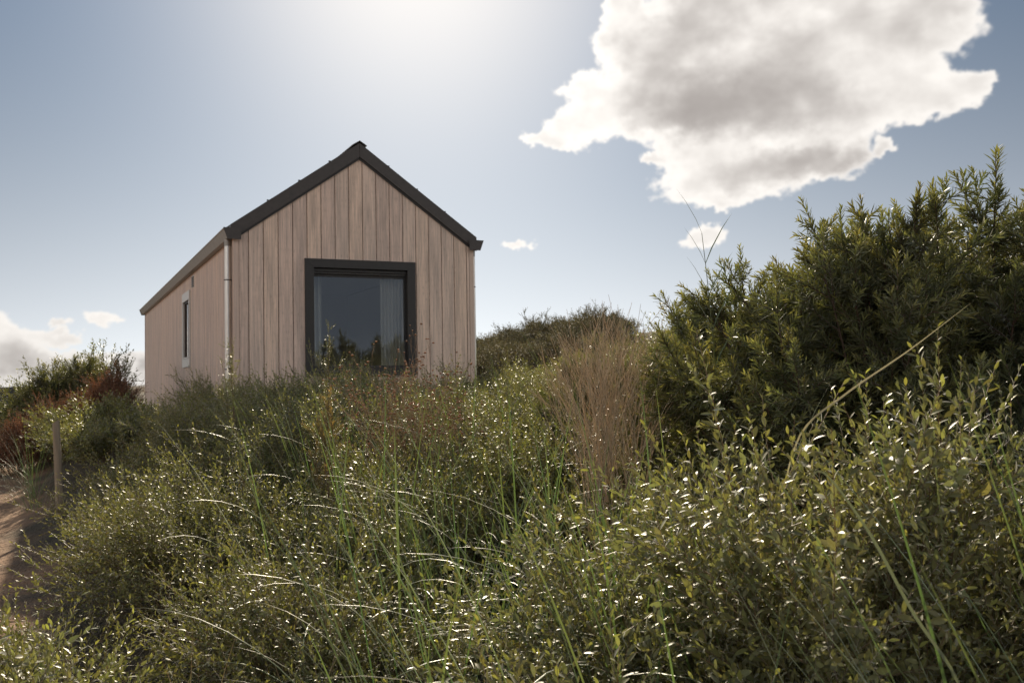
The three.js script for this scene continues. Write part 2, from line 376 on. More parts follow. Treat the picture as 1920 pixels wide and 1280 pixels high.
  g.translate(0, 0, -L - 0.055); part('ridge_cap', g, M.barge, cabin);
  for (const s of [-1, 1]) for (const t of [0.25, 0.5, 0.75]) {  // fixings along the verge
    const u = s < 0 ? W / 2 * t : W - W / 2 * t;
    part('fixing', box(u - 0.014, u + 0.014, roofY(u) + rise + 0.001, roofY(u) + rise + 0.016, 0.02, 0.055), M.dark, cabin);
  }

  // gutters: open trapezoid troughs with rolled lip and end plates
  for (const s of [-1, 1]) {
    const X = (u) => (s < 0 ? u : W - u), y = eave + 0.105;
    const trough = [[-0.03, y], [-0.03, y - 0.135], [-0.115, y - 0.135], [-0.172, y - 0.004], [-0.162, y - 0.002], [-0.108, y - 0.125], [-0.04, y - 0.125], [-0.04, y]].map(([u, q]) => [X(u), q]);
    g = plate(s < 0 ? trough : trough.slice().reverse(), L + 0.158); g.translate(0, 0, -L - 0.06);
    const gut = part('gutter', g, M.gutter, cabin);
    const lip = new THREE.CylinderGeometry(0.011, 0.011, L + 0.158, 10); lip.rotateX(Math.PI / 2); lip.translate(X(-0.173), y + 0.002, -L / 2 + 0.019);
    part('gutter_lip', lip, M.zinc, gut);
    for (const z of [0.0985, -L - 0.0655]) {
      const cap = [[0.07, y - 0.155], [-0.125, y - 0.155], [-0.186, y + 0.014], [0.075, y + 0.014]].map(([u, q]) => [X(u), q]);
      g = plate(s < 0 ? cap : cap.slice().reverse(), 0.005); g.translate(0, 0, z); part('gutter_end', g, M.barge, gut);
    }
    const dx = X(-0.082);
    const dz = -0.16;
    const dp = new THREE.CylinderGeometry(0.048, 0.048, 3.0, 28); dp.translate(dx, 0.02 + 1.5, dz);
    const pipe = part('downpipe', dp, M.zinc, cabin);
    const nozzle = new THREE.CylinderGeometry(0.054, 0.05, 0.1, 24); nozzle.translate(dx, 3.055, dz); part('outlet', nozzle, M.gutter, pipe);
    for (const yy of [1.17, 2.5]) {
      const ring = new THREE.TorusGeometry(0.05, 0.008, 8, 24); ring.rotateX(Math.PI / 2); ring.translate(dx, yy, dz); part('bracket', ring, M.darkTrim, pipe);
      const arm = box(Math.min(dx, X(-0.02)), Math.max(dx, X(-0.02)), yy - 0.012, yy + 0.012, dz - 0.05, dz - 0.03); part('bracket_arm', arm, M.darkTrim, pipe);
    }
  }

  // front window
  const fw = new THREE.Group(); fw.name = 'front_window'; cabin.add(fw);
  fw.userData.label = 'large square window in a broad black frame';
  const c = 0.135, { u0, u1, y0, y1 } = WIN;
  for (const p of [[[u0, y1], [u0 + c, y1 - c], [u1 - c, y1 - c], [u1, y1]], [[u0, y0], [u1, y0], [u1 - c, y0 + c], [u0 + c, y0 + c]], [[u0, y0], [u0 + c, y0 + c], [u0 + c, y1 - c], [u0, y1]], [[u1, y0], [u1, y1], [u1 - c, y1 - c], [u1 - c, y0 + c]]]) {
    const q = THREE.ShapeUtils.area(p.map(([x, y]) => new THREE.Vector2(x, y))) < 0 ? p.slice().reverse() : p;
    g = plate(q, 0.13, [], 0.002); g.translate(0, 0, -0.07); part('casing', g, M.dark, fw);
  }
  const a0 = u0 + c, a1 = u1 - c, b0 = y0 + c, b1 = y1 - c;
  part('screen_box', box(a0 + 0.001, a1 - 0.001, b1 - 0.052, b1 - 0.012, -0.03, 0.005), M.dark, fw);
  part('screen_rail', box(a0 + 0.001, a1 - 0.001, b1 - 0.085, b1 - 0.062, -0.035, -0.008), M.dark, fw);
  for (const b of [[a0 + 0.001, a0 + 0.022, b0, b1 - 0.09], [a1 - 0.022, a1 - 0.001, b0, b1 - 0.09], [a0 + 0.023, a1 - 0.023, b0 + 0.001, b0 + 0.022], [a0 + 0.023, a1 - 0.023, b1 - 0.13, b1 - 0.095]]) part('sash', box(b[0], b[1], b[2], b[3], -0.065, -0.042), M.darkTrim, fw);
  part('pane', box(a0 + 0.012, a1 - 0.012, b0 + 0.012, b1 - 0.1, -0.056, -0.0555).scale(1, 1, 1), M.glass, fw);

  // side window and vent on the left wall, in a frame that faces -x
  const sw = new THREE.Group(); sw.name = 'side_window'; cabin.add(sw);
  sw.userData.label = 'narrow side window in a pale frame';
  const S = (v0, v1, ya, yb, x0, x1) => box(x0, x1, ya, yb, -v1, -v0);
  const k = 0.11;
  part('casing', S(SIDE.v0, SIDE.v1, SIDE.y1 - k * 1.6, SIDE.y1, -0.055, -0.022), M.alu, sw);
  part('casing', S(SIDE.v0, SIDE.v1, SIDE.y0, SIDE.y0 + k * 1.6, -0.055, -0.022), M.alu, sw);
  for (const [p, q] of [[SIDE.v0, SIDE.v0 + k], [SIDE.v1 - k, SIDE.v1]]) part('casing', S(p, q, SIDE.y0 + k * 1.6 + 0.002, SIDE.y1 - k * 1.6 - 0.002, -0.053, -0.022), M.alu, sw);
  part('sill', S(SIDE.v0 + k, SIDE.v1 - k, SIDE.y0 + k * 1.6 - 0.004, SIDE.y0 + k * 1.6 + 0.02, -0.068, -0.0), M.alu, sw);
  part('sash', S(SIDE.v0 + k - 0.02, SIDE.v1 - k + 0.02, SIDE.y1 - k * 1.6 - 0.03, SIDE.y1 - k * 1.6 + 0.02, -0.02, 0.02), M.dark, sw);
  part('pane', S(SIDE.v0 + 0.06, SIDE.v1 - 0.06, SIDE.y0 + 0.06, SIDE.y1 - 0.06, 0.02, 0.0205), M.glass, sw);
  const vent = part('vent', S(4.56, 4.86, 2.82, 3.05, -0.03, -0.021), M.alu, cabin);
  for (let n = 0; n < 5; n++) { const sl = S(4.58, 4.84, 2.835 + n * 0.042, 2.86 + n * 0.042, -0.045, -0.031); part('slat', sl, M.dark, vent); }
  // patio door on the far side
  const pd = new THREE.Group(); pd.name = 'patio_door'; cabin.add(pd);
  for (const [p, q, ya, yb] of [[PATIO.v0, PATIO.v0 + 0.08, PATIO.y0, PATIO.y1], [PATIO.v1 - 0.08, PATIO.v1, PATIO.y0, PATIO.y1], [(PATIO.v0 + PATIO.v1) / 2 - 0.04, (PATIO.v0 + PATIO.v1) / 2 + 0.04, PATIO.y0, PATIO.y1]]) part('stile', S(p, q, ya, yb, W - 0.08, W - 0.02), M.dark, pd);
  part('pane', S(PATIO.v0 + 0.08, PATIO.v1 - 0.08, PATIO.y0, PATIO.y1, W - 0.05, W - 0.0495), M.glass, pd);
}
function curtain(label, u0, v0, u1, v1, y0, y1, folds, depth) {
  const n = folds * 10, P = [], I = [], dx = u1 - u0, dz = -(v1 - v0), len = Math.hypot(dx, dz), nx = -dz / len, nz = dx / len, rows = 6;
  for (let j = 0; j <= rows; j++) for (let i = 0; i <= n; i++) {
    const t = i / n, y = mix(y0, y1, j / rows), w = Math.sin(t * folds * Math.PI * 2 + 0.8 * noise(t * 5, y)) * depth * (0.6 + 0.6 * noise(t * 9, 4) + 0.3);
    P.push(u0 + dx * t + nx * w, y, -v0 + dz * t + nz * w);
  }
  for (let j = 0; j < rows; j++) for (let i = 0; i < n; i++) { const a = j * (n + 1) + i; I.push(a, a + 1, a + n + 2, a, a + n + 2, a + n + 1); }
  const g = new THREE.BufferGeometry(); g.setAttribute('position', new THREE.Float32BufferAttribute(P, 3)); g.setIndex(I); g.computeVertexNormals();
  const m = lit(new THREE.Mesh(g, M.curtain)); m.name = numbered('curtain'); m.position.copy(cabin.position); m.rotation.copy(cabin.rotation);
  m.userData = { label, category: 'curtain' }; scene.add(m);
}
curtain('pale pleated curtain gathered at the right inside the front window', 2.3, 0.24, 2.72, 0.24, 0.6, 2.9, 7, 0.035);
curtain('pale curtain hanging along the right wall deep inside the cabin room', 3.52, 0.5, 3.52, 1.5, 0.6, 2.9, 9, 0.04);
curtain('narrow pale curtain at the left inside the front window', 1.02, 0.3, 1.36, 0.3, 0.6, 2.9, 5, 0.03);
console.log('cabin');
// ---------------------------------------------------------------- vegetation
const leafMat = (rough, coat, coatRough, through) => new THREE.MeshPhysicalMaterial({ vertexColors: true, roughness: rough, clearcoat: coat, clearcoatRoughness: coatRough, transmission: through, thickness: 0, side: THREE.DoubleSide });
M.willow = leafMat(0.9, 1, 0.37, 0.5);
Object.assign(M.willow, { sheen: 0.45, sheenRoughness: 0.7 }); M.willow.sheenColor = lin(1, 0.96, 0.84);   // silky hairs
M.thorn = leafMat(0.9, 0.8, 0.4, 0.48);
M.blade = leafMat(0.9, 0.9, 0.36, 0.45);
M.dune = leafMat(0.9, 0.25, 0.5, 0.35);
M.bark = new THREE.MeshStandardMaterial({ vertexColors: true, roughness: 0.85 });
M.dry = new THREE.MeshPhysicalMaterial({ vertexColors: true, roughness: 0.95, transmission: 0.35, thickness: 0, side: THREE.DoubleSide });

const vary = (c, r, a) => { const k = 1 + (r() - 0.5) * 2 * a, w = (r() - 0.5) * a * 0.5; return [c[0] * k * (1 + w), c[1] * k, c[2] * k * (1 - w)]; };

// a leafy willow shoot: brown stem along +y, oval leaves set alternately, a few side twigs
function willowShoot(seed, opt = {}) {
  const r = rngOf(seed), m = new Mold(), len = opt.len ?? 0.38, size = opt.leaf ?? 0.026, green = opt.green ?? [0.185, 0.186, 0.036], tip = opt.tip ?? [0.36, 0.36, 0.05], twig = opt.twig ?? [0.27, 0.175, 0.085];
  function stem(from, dir, length, leaves, rad) {
    const side = randDir(r).cross(dir).normalize(), pts = [], n = 6;
    for (let k = 0; k <= n; k++) { const t = k / n; pts.push(from.clone().addScaledVector(dir, length * t).addScaledVector(side, length * 0.12 * t * t).add(V(0, length * 0.1 * t * t, 0))); }
    m.tube(pts, pts.map((_, k) => rad * (1 - 0.7 * k / n)), 3, twig);
    let a = r() * 6.28;
    for (let q = 0; q < leaves; q++) {
      const t = 0.08 + 0.92 * (q + r() * 0.6) / leaves, f = Math.min(n - 1e-3, t * n), k = Math.floor(f);
      const pos = pts[k].clone().lerp(pts[k + 1], f - k), ax = pts[k + 1].clone().sub(pts[k]).normalize();
      a += 2.4 + (r() - 0.5) * 0.7;
      const b1 = V(0.31, 0.2, 0.93).cross(ax).normalize(), b2 = ax.clone().cross(b1);
      const out = b1.multiplyScalar(Math.cos(a)).addScaledVector(b2, Math.sin(a));
      const open = 0.5 + 0.6 * r() - 0.35 * t;
      const d = ax.clone().multiplyScalar(Math.cos(open)).addScaledVector(out, Math.sin(open)).addScaledVector(randDir(r), 0.18).normalize();
      const nor = ax.clone().addScaledVector(out, -0.5).add(V(0, 0.9, 0)).addScaledVector(randDir(r), 0.3);
      const s = size * (0.65 + 0.6 * r()) * (1.08 - 0.45 * t * t);
      const young = smooth(0.75, 1, t) * 0.7;
      const base = [mix(green[0], tip[0], young), mix(green[1], tip[1], young), mix(green[2], tip[2], young)];
      m.leaf(pos, d, nor, s, s * (0.3 + 0.12 * r()), 0.2, 0.05 + 0.25 * r(), vary(base, r, 0.3));
    }
    return pts;
  }
  const main = stem(V(0, 0, 0), V(0, 1, 0), len, opt.leaves ?? 32, opt.rad ?? 0.0022);
  for (let q = 0; q < (opt.twigs ?? 3); q++) {
    const k = 1 + Math.floor(r() * 4), d = randDir(r); d.y = Math.abs(d.y) + 0.5; d.normalize();
    stem(main[k], d, len * (0.3 + 0.25 * r()), opt.twigLeaves ?? 11, 0.0012);
  }
  return m.build();
}
// a sea buckthorn shoot: rusty stem with long narrow leaves all round
function thornShoot(seed, opt = {}) {
  const r = rngOf(seed), m = new Mold(), len = opt.len ?? 0.27, size = opt.leaf ?? 0.054, green = opt.green ?? [0.12, 0.13, 0.03], tip = opt.tip ?? [0.24, 0.23, 0.045], bark = [0.13, 0.06, 0.03];
  const prof = [[0, 0.25], [0.25, 0.9], [0.6, 1], [1, 0.05]];
  function stem(from, dir, length, leaves, rad) {
    const side = randDir(r).cross(dir).normalize(), pts = [], n = 5;
    for (let k = 0; k <= n; k++) { const t = k / n; pts.push(from.clone().addScaledVector(dir, length * t).addScaledVector(side, length * 0.1 * t * t)); }
    m.tube(pts, pts.map((_, k) => rad * (1 - 0.65 * k / n)), 4, bark);
    let a = r() * 6.28;
    for (let q = 0; q < leaves; q++) {
      const t = 0.04 + 0.96 * (q + r() * 0.5) / leaves, f = Math.min(n - 1e-3, t * n), k = Math.floor(f);
      const pos = pts[k].clone().lerp(pts[k + 1], f - k), ax = pts[k + 1].clone().sub(pts[k]).normalize();
      a += 2.4 + (r() - 0.5) * 0.5;
      const b1 = V(0.31, 0.2, 0.93).cross(ax).normalize(), b2 = ax.clone().cross(b1);
      const out = b1.multiplyScalar(Math.cos(a)).addScaledVector(b2, Math.sin(a));
      const open = mix(1.05, 0.55, t) + (r() - 0.5) * 0.3;
      const d = ax.clone().multiplyScalar(Math.cos(open)).addScaledVector(out, Math.sin(open)).normalize();
      const nor = ax.clone().addScaledVector(out, -0.4).addScaledVector(randDir(r), 0.3);
      const s = size * (0.75 + 0.5 * r()) * (1.05 - 0.4 * t * t), young = smooth(0.55, 1, t);
      const base = [mix(green[0], tip[0], young), mix(green[1], tip[1], young), mix(green[2], tip[2], young)];
      m.leaf(pos, d, nor, s, 0.0078 * (0.8 + 0.4 * r()), 0.4, -0.12 + 0.25 * r(), vary(base, r, 0.28), prof);
    }
    return pts;
  }
  const main = stem(V(0, 0, 0), V(0, 1, 0), len, opt.leaves ?? 46, 0.0032);
  for (let q = 0; q < (opt.twigs ?? 3); q++) {
    const k = 1 + Math.floor(r() * 3), d = randDir(r); d.y = Math.abs(d.y) + 0.55; d.normalize();
    stem(main[k], d, len * (0.35 + 0.2 * r()), 20, 0.0022);
  }
  return m.build();
}
const WILLOW = [1, 2, 3, 4].map((s) => willowShoot(s * 101));
const WILLOW_BIG = [5, 6].map((s) => willowShoot(s * 101, { leaf: 0.033, len: 0.42, leaves: 34, green: [0.18, 0.18, 0.045] }));
const DUNE = [1, 2].map((s) => willowShoot(s * 401, { leaf: 0.045, leaves: 24, twigs: 3, twigLeaves: 10, rad: 0.003, green: [0.1, 0.088, 0.032], tip: [0.17, 0.145, 0.045] }));
const WILLOW_FAR = [7, 8].map((s) => willowShoot(s * 101, { leaf: 0.05, leaves: 22, twigs: 2, twigLeaves: 8, rad: 0.003 }));
const THORN = [1, 2, 3, 4].map((s) => thornShoot(s * 211));
const RUST = [1, 2].map((s) => willowShoot(s * 307, { leaf: 0.03, leaves: 34, green: [0.24, 0.105, 0.045], tip: [0.3, 0.16, 0.07], twig: [0.16, 0.08, 0.04] }));

const Y = V(0, 1, 0), ONE = V(1, 1, 1);
function instances(name, geometry, material, placed, parent, r, spread = 0.2) {
  const m = lit(new THREE.InstancedMesh(geometry, material, placed.length));
  const q = new THREE.Quaternion(), s = new THREE.Quaternion(), mat = new THREE.Matrix4(), c = new THREE.Color();
  placed.forEach(([pos, dir, k], n) => {
    q.setFromUnitVectors(Y, dir); s.setFromAxisAngle(Y, r() * 6.283); q.multiply(s);
    mat.compose(pos, q, V(k, k, k)); m.setMatrixAt(n, mat);
    const t = 1 + (r() - 0.5) * 2 * spread, w = (r() - 0.5) * spread * 0.6;
    m.setColorAt(n, c.setRGB(t * (1 + w), t, t * (1 - w)));
  });
  m.name = name; m.userData.kind = 'stuff';
  parent.add(m);
  return m;
}
// a many-stemmed shrub: arching stems from a common foot, shoots along them and at their ends
function shrub(o) {
  const r = rngOf(o.seed), R = o.R, H = o.H, g = o.ground ?? groundAt(o.x, o.z) - 0.03;
  const t = thing(o.name, o.label, o.category ?? 'shrub', [o.x, g, o.z], 0, o.group);
  const m = new Mold(), sets = o.shoots.map(() => []), lean = V(o.lean?.[0] ?? 0, 0, o.lean?.[1] ?? 0), bark = o.bark ?? [0.11, 0.075, 0.045];
  for (let s = 0; s < o.stems; s++) {
    const a = r() * Math.PI * 2, f = Math.sqrt(r()), dome = Math.sqrt(Math.max(0, 1 - 0.8 * f * f));
    const h = H * dome * (0.72 + 0.36 * r());
    const tipP = V(Math.cos(a) * f * R, h, Math.sin(a) * f * R).addScaledVector(lean, h);
    const foot = V(tipP.x * 0.3 + (r() - 0.5) * 0.12, 0, tipP.z * 0.3 + (r() - 0.5) * 0.12);
    const ctl = V(mix(foot.x, tipP.x, 0.38), h * 0.72, mix(foot.z, tipP.z, 0.38));
    const pts = bezier(foot, ctl, tipP, 7), rad = (o.rad ?? 0.006) * (0.7 + 0.6 * r());
    m.tube(pts, pts.map((_, k) => rad * (1 - 0.75 * k / 7)), 4, vary(bark, r, 0.25));
    for (let j = 0; j < o.perStem; j++) {
      const last = j === o.perStem - 1, u = last ? 0.97 : mix(o.from ?? 0.35, 1, (j + r()) / o.perStem), fk = u * 7, k = Math.min(6, Math.floor(fk));
      const pos = pts[k].clone().lerp(pts[k + 1], fk - k), tan = pts[k + 1].clone().sub(pts[k]).normalize();
      const dir = last ? tan.clone().add(V(0, 0.5, 0)).addScaledVector(randDir(r), 0.2).normalize() : tan.clone().multiplyScalar(0.55).addScaledVector(randDir(r), o.loose ?? 0.58).add(V(0, 0.3, 0)).addScaledVector(lean, 0.4).normalize();
      sets[Math.floor(r() * sets.length)].push([pos, dir, (o.scale ?? 1) * (0.7 + 0.55 * r())]);
    }
  }
  part('branches', m.build(), M.bark, t);
  sets.forEach((p, n) => p.length && instances('foliage', o.shoots[n], o.material, p, t, r, o.spread ?? 0.22));
  return t;
}

// words for where a plant of the thicket stands: the thing above it in view, and its rank in that line of sight
function nameByPlace(list, say) {
  const lines = [[-0.44, 'along the sandy path'], [-0.36, 'in line with the long side wall'], [-0.29, 'in line with the downpipe'], [-0.215, 'below the boards left of the window'], [-0.16, 'below the left half of the window'], [-0.1, 'below the right half of the window'], [-0.04, 'below the cabin\u2019s right-hand corner'], [0.045, 'in line with the far dune'], [0.14, 'in line with the dry twig bush'], [0.26, 'below the left end of the hedge'], [9, 'below the tall hedge']];
  const rank = ['nearest', 'second', 'third', 'fourth', 'fifth', 'sixth', 'seventh', 'eighth', 'ninth', 'tenth', 'eleventh', 'twelfth', 'thirteenth', 'fourteenth', 'fifteenth', 'sixteenth', 'seventeenth', 'eighteenth'];
  const seen = new Map();
  for (const b of list.slice().sort((p, q) => Math.hypot(p.x, p.z) - Math.hypot(q.x, q.z))) {
    const s = b.x / -b.z, where = lines.find(([e]) => s < e)[1], n = seen.get(where) ?? 0;
    seen.set(where, n + 1); b.label = say(where, rank[Math.min(n, 17)]);
  }
}
// ---- willow thicket between the camera and the cabin
{
  const r = rngOf(4242), G = 'willow bushes of the thicket in front of the cabin';
  const bushes = [];
  // [x, z, radius, height, label]; the bushes that can be told apart come first
  const own = [
    [0.98, -2.75, 0.6, 1.38, 'tall grey-green willow bush in the right foreground before the dark buckthorn'],
    [0.28, -2.0, 0.42, 0.66, 'small willow bush with large pale leaves at the bottom edge, right of centre'],
    [-1.75, -5.7, 0.75, 0.72, 'willow bush leaning out over the sandy path at the left'],
    [-2.62, -8.7, 0.55, 0.8, 'willow bush in front of the foot of the downpipe'],
    [-1.5, -7.0, 0.5, 0.85, 'willow bush below the lower left window corner, behind the two tall shoots'],
    [-1.95, -4.0, 0.5, 0.36, 'low shaded willow bush at the left edge below the sand'],
    [-1.5, -3.05, 0.5, 0.45, 'low shaded willow bush in the lower left corner'],
    [1.5, -2.65, 0.5, 1.2, 'willow bush at the right edge between arching grass and dark buckthorn'],
  ];
  for (const [x, z, R, H, label] of own) bushes.push({ x, z, R, H, label, own: true });
  for (let z = -2.5; z > -12.6; z -= 0.98) {
    const d = -z;
    for (let x = -0.5 * d + 1.35; x < Math.min(0.2 * d + 0.75, 1.9); x += 1.02) {
      const bx = x + (r() - 0.5) * 0.5, bz = z + (r() - 0.5) * 0.5;
      if (bushes.some((b) => b.label && Math.hypot(b.x - bx, b.z - bz) < 0.5)) continue;
      if (Math.abs(bx - 0.5) < 0.45 && Math.abs(bz + 5.1) < 0.5) continue;            // room for the dry twig bush
      if (d > 7 && bx / d < -0.37) continue;                                         // and for the post by the path
      const hole = Math.hypot(bx + 0.2, bz + 2.9) < 0.9;      // the grassy gap at the bottom of the picture
      const near = smooth(2, 6, d);
      bushes.push({ x: bx, z: bz, R: 0.62 + r() * 0.25, H: hole ? 0.14 : (mix(0.5, 0.62, near) + r() * 0.38) * mix(0.62, 1, smooth(1.1, 2.6, bx + 0.5 * d)) * (d > 7 && bx / d < -0.3 ? 0.5 : 1) });
    }
  }
  let nth = 0;
  nameByPlace(bushes.filter((b) => !b.label), (where, which) => `low willow bush, ${which} from the viewer ${where}`);
  for (const b of bushes) {
    const d = -b.z, near = d < 3.6, area = b.R * b.R * 3.14;
    const stems = Math.round((near ? 26 : 30) * area / 1.9 + 8), perStem = Math.round((near ? 11 : 18) * b.H + 4);
    shrub({ name: 'willow_bush', label: b.label, category: 'bush', group: b.own ? undefined : G, x: b.x, z: b.z, R: b.R, H: b.H, seed: 900 + nth++, stems, perStem, from: 0.25, shoots: near ? WILLOW_BIG : WILLOW, material: M.willow, lean: [-0.12 - 0.25 * smooth(0, -3, b.x), 0.05] });
  }
  console.log('willows', bushes.length);
}
// ---- sea buckthorn on the right
{
  const list = [
    [0.74, -7.7, 0.5, 1.2, 'sea buckthorn bush at the left end of the dark hedge, nearest the far dune'],
    [1.5, -6.4, 0.75, 1.38, 'sea buckthorn bush just right of the dry brown twigs'],
    [1.62, -5.3, 0.7, 1.62, 'sea buckthorn bush under the reed stalk'],
    [1.75, -4.5, 0.65, 1.85, 'sea buckthorn bush in the middle of the right-hand hedge'],
    [2.35, -4.6, 0.8, 1.6, 'tallest sea buckthorn bush at the upper right'],
    [2.3, -3.75, 0.6, 1.3, 'sea buckthorn bush cut by the right edge of the picture'],
    [3.25, -4.1, 0.8, 1.5, 'sea buckthorn bush just beyond the right edge of the picture'],
    [4.2, -4.7, 0.9, 1.5, 'sea buckthorn bush at the outer right end of the hedge'],
    [3.7, -5.6, 0.9, 1.4, 'sea buckthorn bush at the back of the hedge, far right'],
    [2.9, -5.6, 0.9, 1.45, 'sea buckthorn bush behind the tallest one at the right'],
  ];
  list.forEach(([x, z, R, H, label], n) => shrub({ name: 'sea_buckthorn', label, category: 'bush', group: 'sea buckthorn hedge on the right', x, z, R, H, seed: 60 + n, stems: 46, perStem: 18, from: 0.3, rad: 0.013, bark: [0.1, 0.06, 0.04], shoots: THORN, material: M.thorn, lean: [-0.08, 0.0], loose: 0.7, spread: 0.25 }));
}
console.log('buckthorn');

// ---- grasses: a blade is a keeled ribbon that rises along +y and arches towards +x
function bladeShape(seed, arch, col, tipCol, width = 0.0055) {
  const r = rngOf(seed), m = new Mold(), n = 14;
  let prev = null, p = V(0, 0, 0), a = 0.05 + 0.1 * r();
  for (let k = 0; k <= n; k++) {
    const t = k / n, w = width * 0.5 * (t < 0.15 ? 0.7 + 2 * t : 1) * Math.min(1, (1 - t) * 3 + 0.04), c = [0, 1, 2].map((q) => mix(col[q], tipCol[q], smooth(0.45, 1, t)));
    const nx = Math.cos(a), ny = -Math.sin(a), twist = 0.5 * Math.sin(t * 2 + seed);
    const row = [m.vert(V(p.x + nx * w * 0.35, p.y + ny * w * 0.35, p.z - w + twist * w * 0.2), c), m.vert(p.clone(), c), m.vert(V(p.x + nx * w * 0.35, p.y + ny * w * 0.35, p.z + w), c)];
    if (prev) for (const q of [0, 1]) m.i.push(prev[q], prev[q + 1], row[q + 1], prev[q], row[q + 1], row[q]);
    prev = row;
    a += arch / n * (0.4 + 1.3 * t);
    p = p.clone().add(V(Math.sin(a) / n, Math.cos(a) / n, 0.03 * Math.sin(t * 3 + seed) / n));
  }
  return m.build();
}
const GREEN = [0.15, 0.215, 0.05], GREEN2 = [0.12, 0.195, 0.042], STRAW = [0.36, 0.25, 0.12], PALE = [0.24, 0.22, 0.1];
const BLADES = [bladeShape(6, 0.35, GREEN, GREEN, 0.0065), bladeShape(1, 0.5, GREEN, GREEN), bladeShape(2, 1.3, GREEN, PALE), bladeShape(3, 2.1, GREEN, GREEN2), bladeShape(4, 2.7, GREEN2, STRAW), bladeShape(5, 0.2, GREEN2, GREEN)];
const STRAWS = [bladeShape(11, 1.0, STRAW, PALE, 0.003), bladeShape(12, 2.2, [0.26, 0.15, 0.07], STRAW, 0.0028), bladeShape(13, 0.3, STRAW, [0.28, 0.17, 0.08], 0.0025)];
function bladeSet(name, shapes, list, parent, r, spread) {
  const sets = shapes.map(() => []);
  for (const b of list) sets[Math.floor(r() * sets.length)].push(b);
  sets.forEach((p, n) => {
    if (!p.length) return;
    const m = lit(new THREE.InstancedMesh(shapes[n], M.blade, p.length)), mat = new THREE.Matrix4(), c = new THREE.Color(), e = new THREE.Euler(0, 0, 0, 'YZX');
    p.forEach(([x, y, z, turn, tilt, len, wide = 1], k) => {
      e.set(0, turn, -tilt, 'YZX');
      mat.compose(V(x, y, z), new THREE.Quaternion().setFromEuler(e), V(len, len, len * 0.4 + 0.6 * wide)); m.setMatrixAt(k, mat);
      const t = 1 + (r() - 0.5) * 2 * spread; m.setColorAt(k, c.setRGB(t * (1 + (r() - 0.5) * 0.3), t, t));
    });
    m.name = name; m.userData.kind = 'stuff'; parent.add(m);
  });
}
function tuft(label, x, z, count, len, R, seed, bias, group, shapes = BLADES, name = 'grass_tuft') {
  const r = rngOf(seed), t = thing(name, label, 'grass', [x, groundAt(x, z) - 0.02, z], 0, group), list = [];
  for (let k = 0; k < count; k++) {
    const a = r() * 6.283, f = Math.sqrt(r()) * R;
    const turn = bias === undefined || r() < 0.35 ? -a + (r() - 0.5) : bias + (r() - 0.5) * 1.4;
    list.push([Math.cos(a) * f, 0, Math.sin(a) * f, turn, r() * 0.28, len * (0.65 + 0.5 * r())]);
  }
  bladeSet('blades', shapes, list, t, r, 0.25);
}
{
  const r = rngOf(88), G = 'marram tufts among the willow bushes';
  const own = [
    [1.05, -1.85, 30, 1.5, 'arching marram grass tuft at the lower right'],
    [1.35, -2.0, 30, 1.6, 'marram grass tuft at the right edge, blades bending left'],
    [0.62, -1.7, 18, 1.3, 'marram grass tuft at the bottom edge before the tall willow'],
    [0.55, -3.7, 30, 1.45, 'marram grass tuft left of the tall foreground willow'],
    [0.8, -1.5, 14, 1.35, 'marram grass tuft in the lower right corner, nearest the viewer'],
    [1.15, -1.62, 16, 1.45, 'marram grass tuft at the right edge, low in the picture'],
    [0.3, -1.75, 12, 1.2, 'thin marram grass tuft at the bottom edge right of centre'],
    [-0.25, -2.0, 12, 1.15, 'thin marram grass tuft at the bottom edge left of centre'],
    [-0.35, -3.4, 22, 1.15, 'marram grass tuft in the dark gap at the bottom centre'],
    [-6.4, -12.6, 40, 1.0, 'pale marram grass tuft beside the wooden post'],
    [-5.7, -11.2, 30, 0.9, 'marram grass tuft on the edge of the sandy path'],
  ];
  own.forEach(([x, z, n, len, label], k) => tuft(label, x, z, n, len, 0.16, 300 + k, Math.PI));
  const more = [];
  for (let k = 0; k < 64; k++) {
    const d = 2.3 + r() * 6.5;
    more.push({ x: (mix(-0.15, -0.25, smooth(2.5, 6, d)) + 0.42 * r()) * d, z: -d, n: 12 + Math.floor(r() * 10), len: 1.1 + 0.45 * r(), bias: r() < 0.6 ? Math.PI * (0.8 + 0.4 * r()) : undefined });
  }
  nameByPlace(more, (where, which) => `marram grass tuft, ${which} from the viewer ${where}`);
  more.forEach((m, k) => tuft(m.label, m.x, m.z, m.n, m.len, 0.14, 400 + k, m.bias, G));
  // dead stalks and straw lying through the undergrowth
  const o = new THREE.Group(); o.name = 'dry_stalks'; o.userData = { kind: 'stuff', label: 'dry straw stalks tangled under the willow bushes', category: 'straw' }; scene.add(o);
  const list = [];
  for (let k = 0; k < 1500; k++) {
    const d = 1.7 + 5.5 * r() ** 1.5, x = (-0.36 + 0.8 * r()) * d, z = -d;
    list.push([x, groundAt(x, z), z, r() * 6.28, 0.1 + 0.95 * r(), 0.4 + 0.5 * r()]);
  }
  bladeSet('stalk', STRAWS, list, o, r, 0.3);
}
console.log('grass');
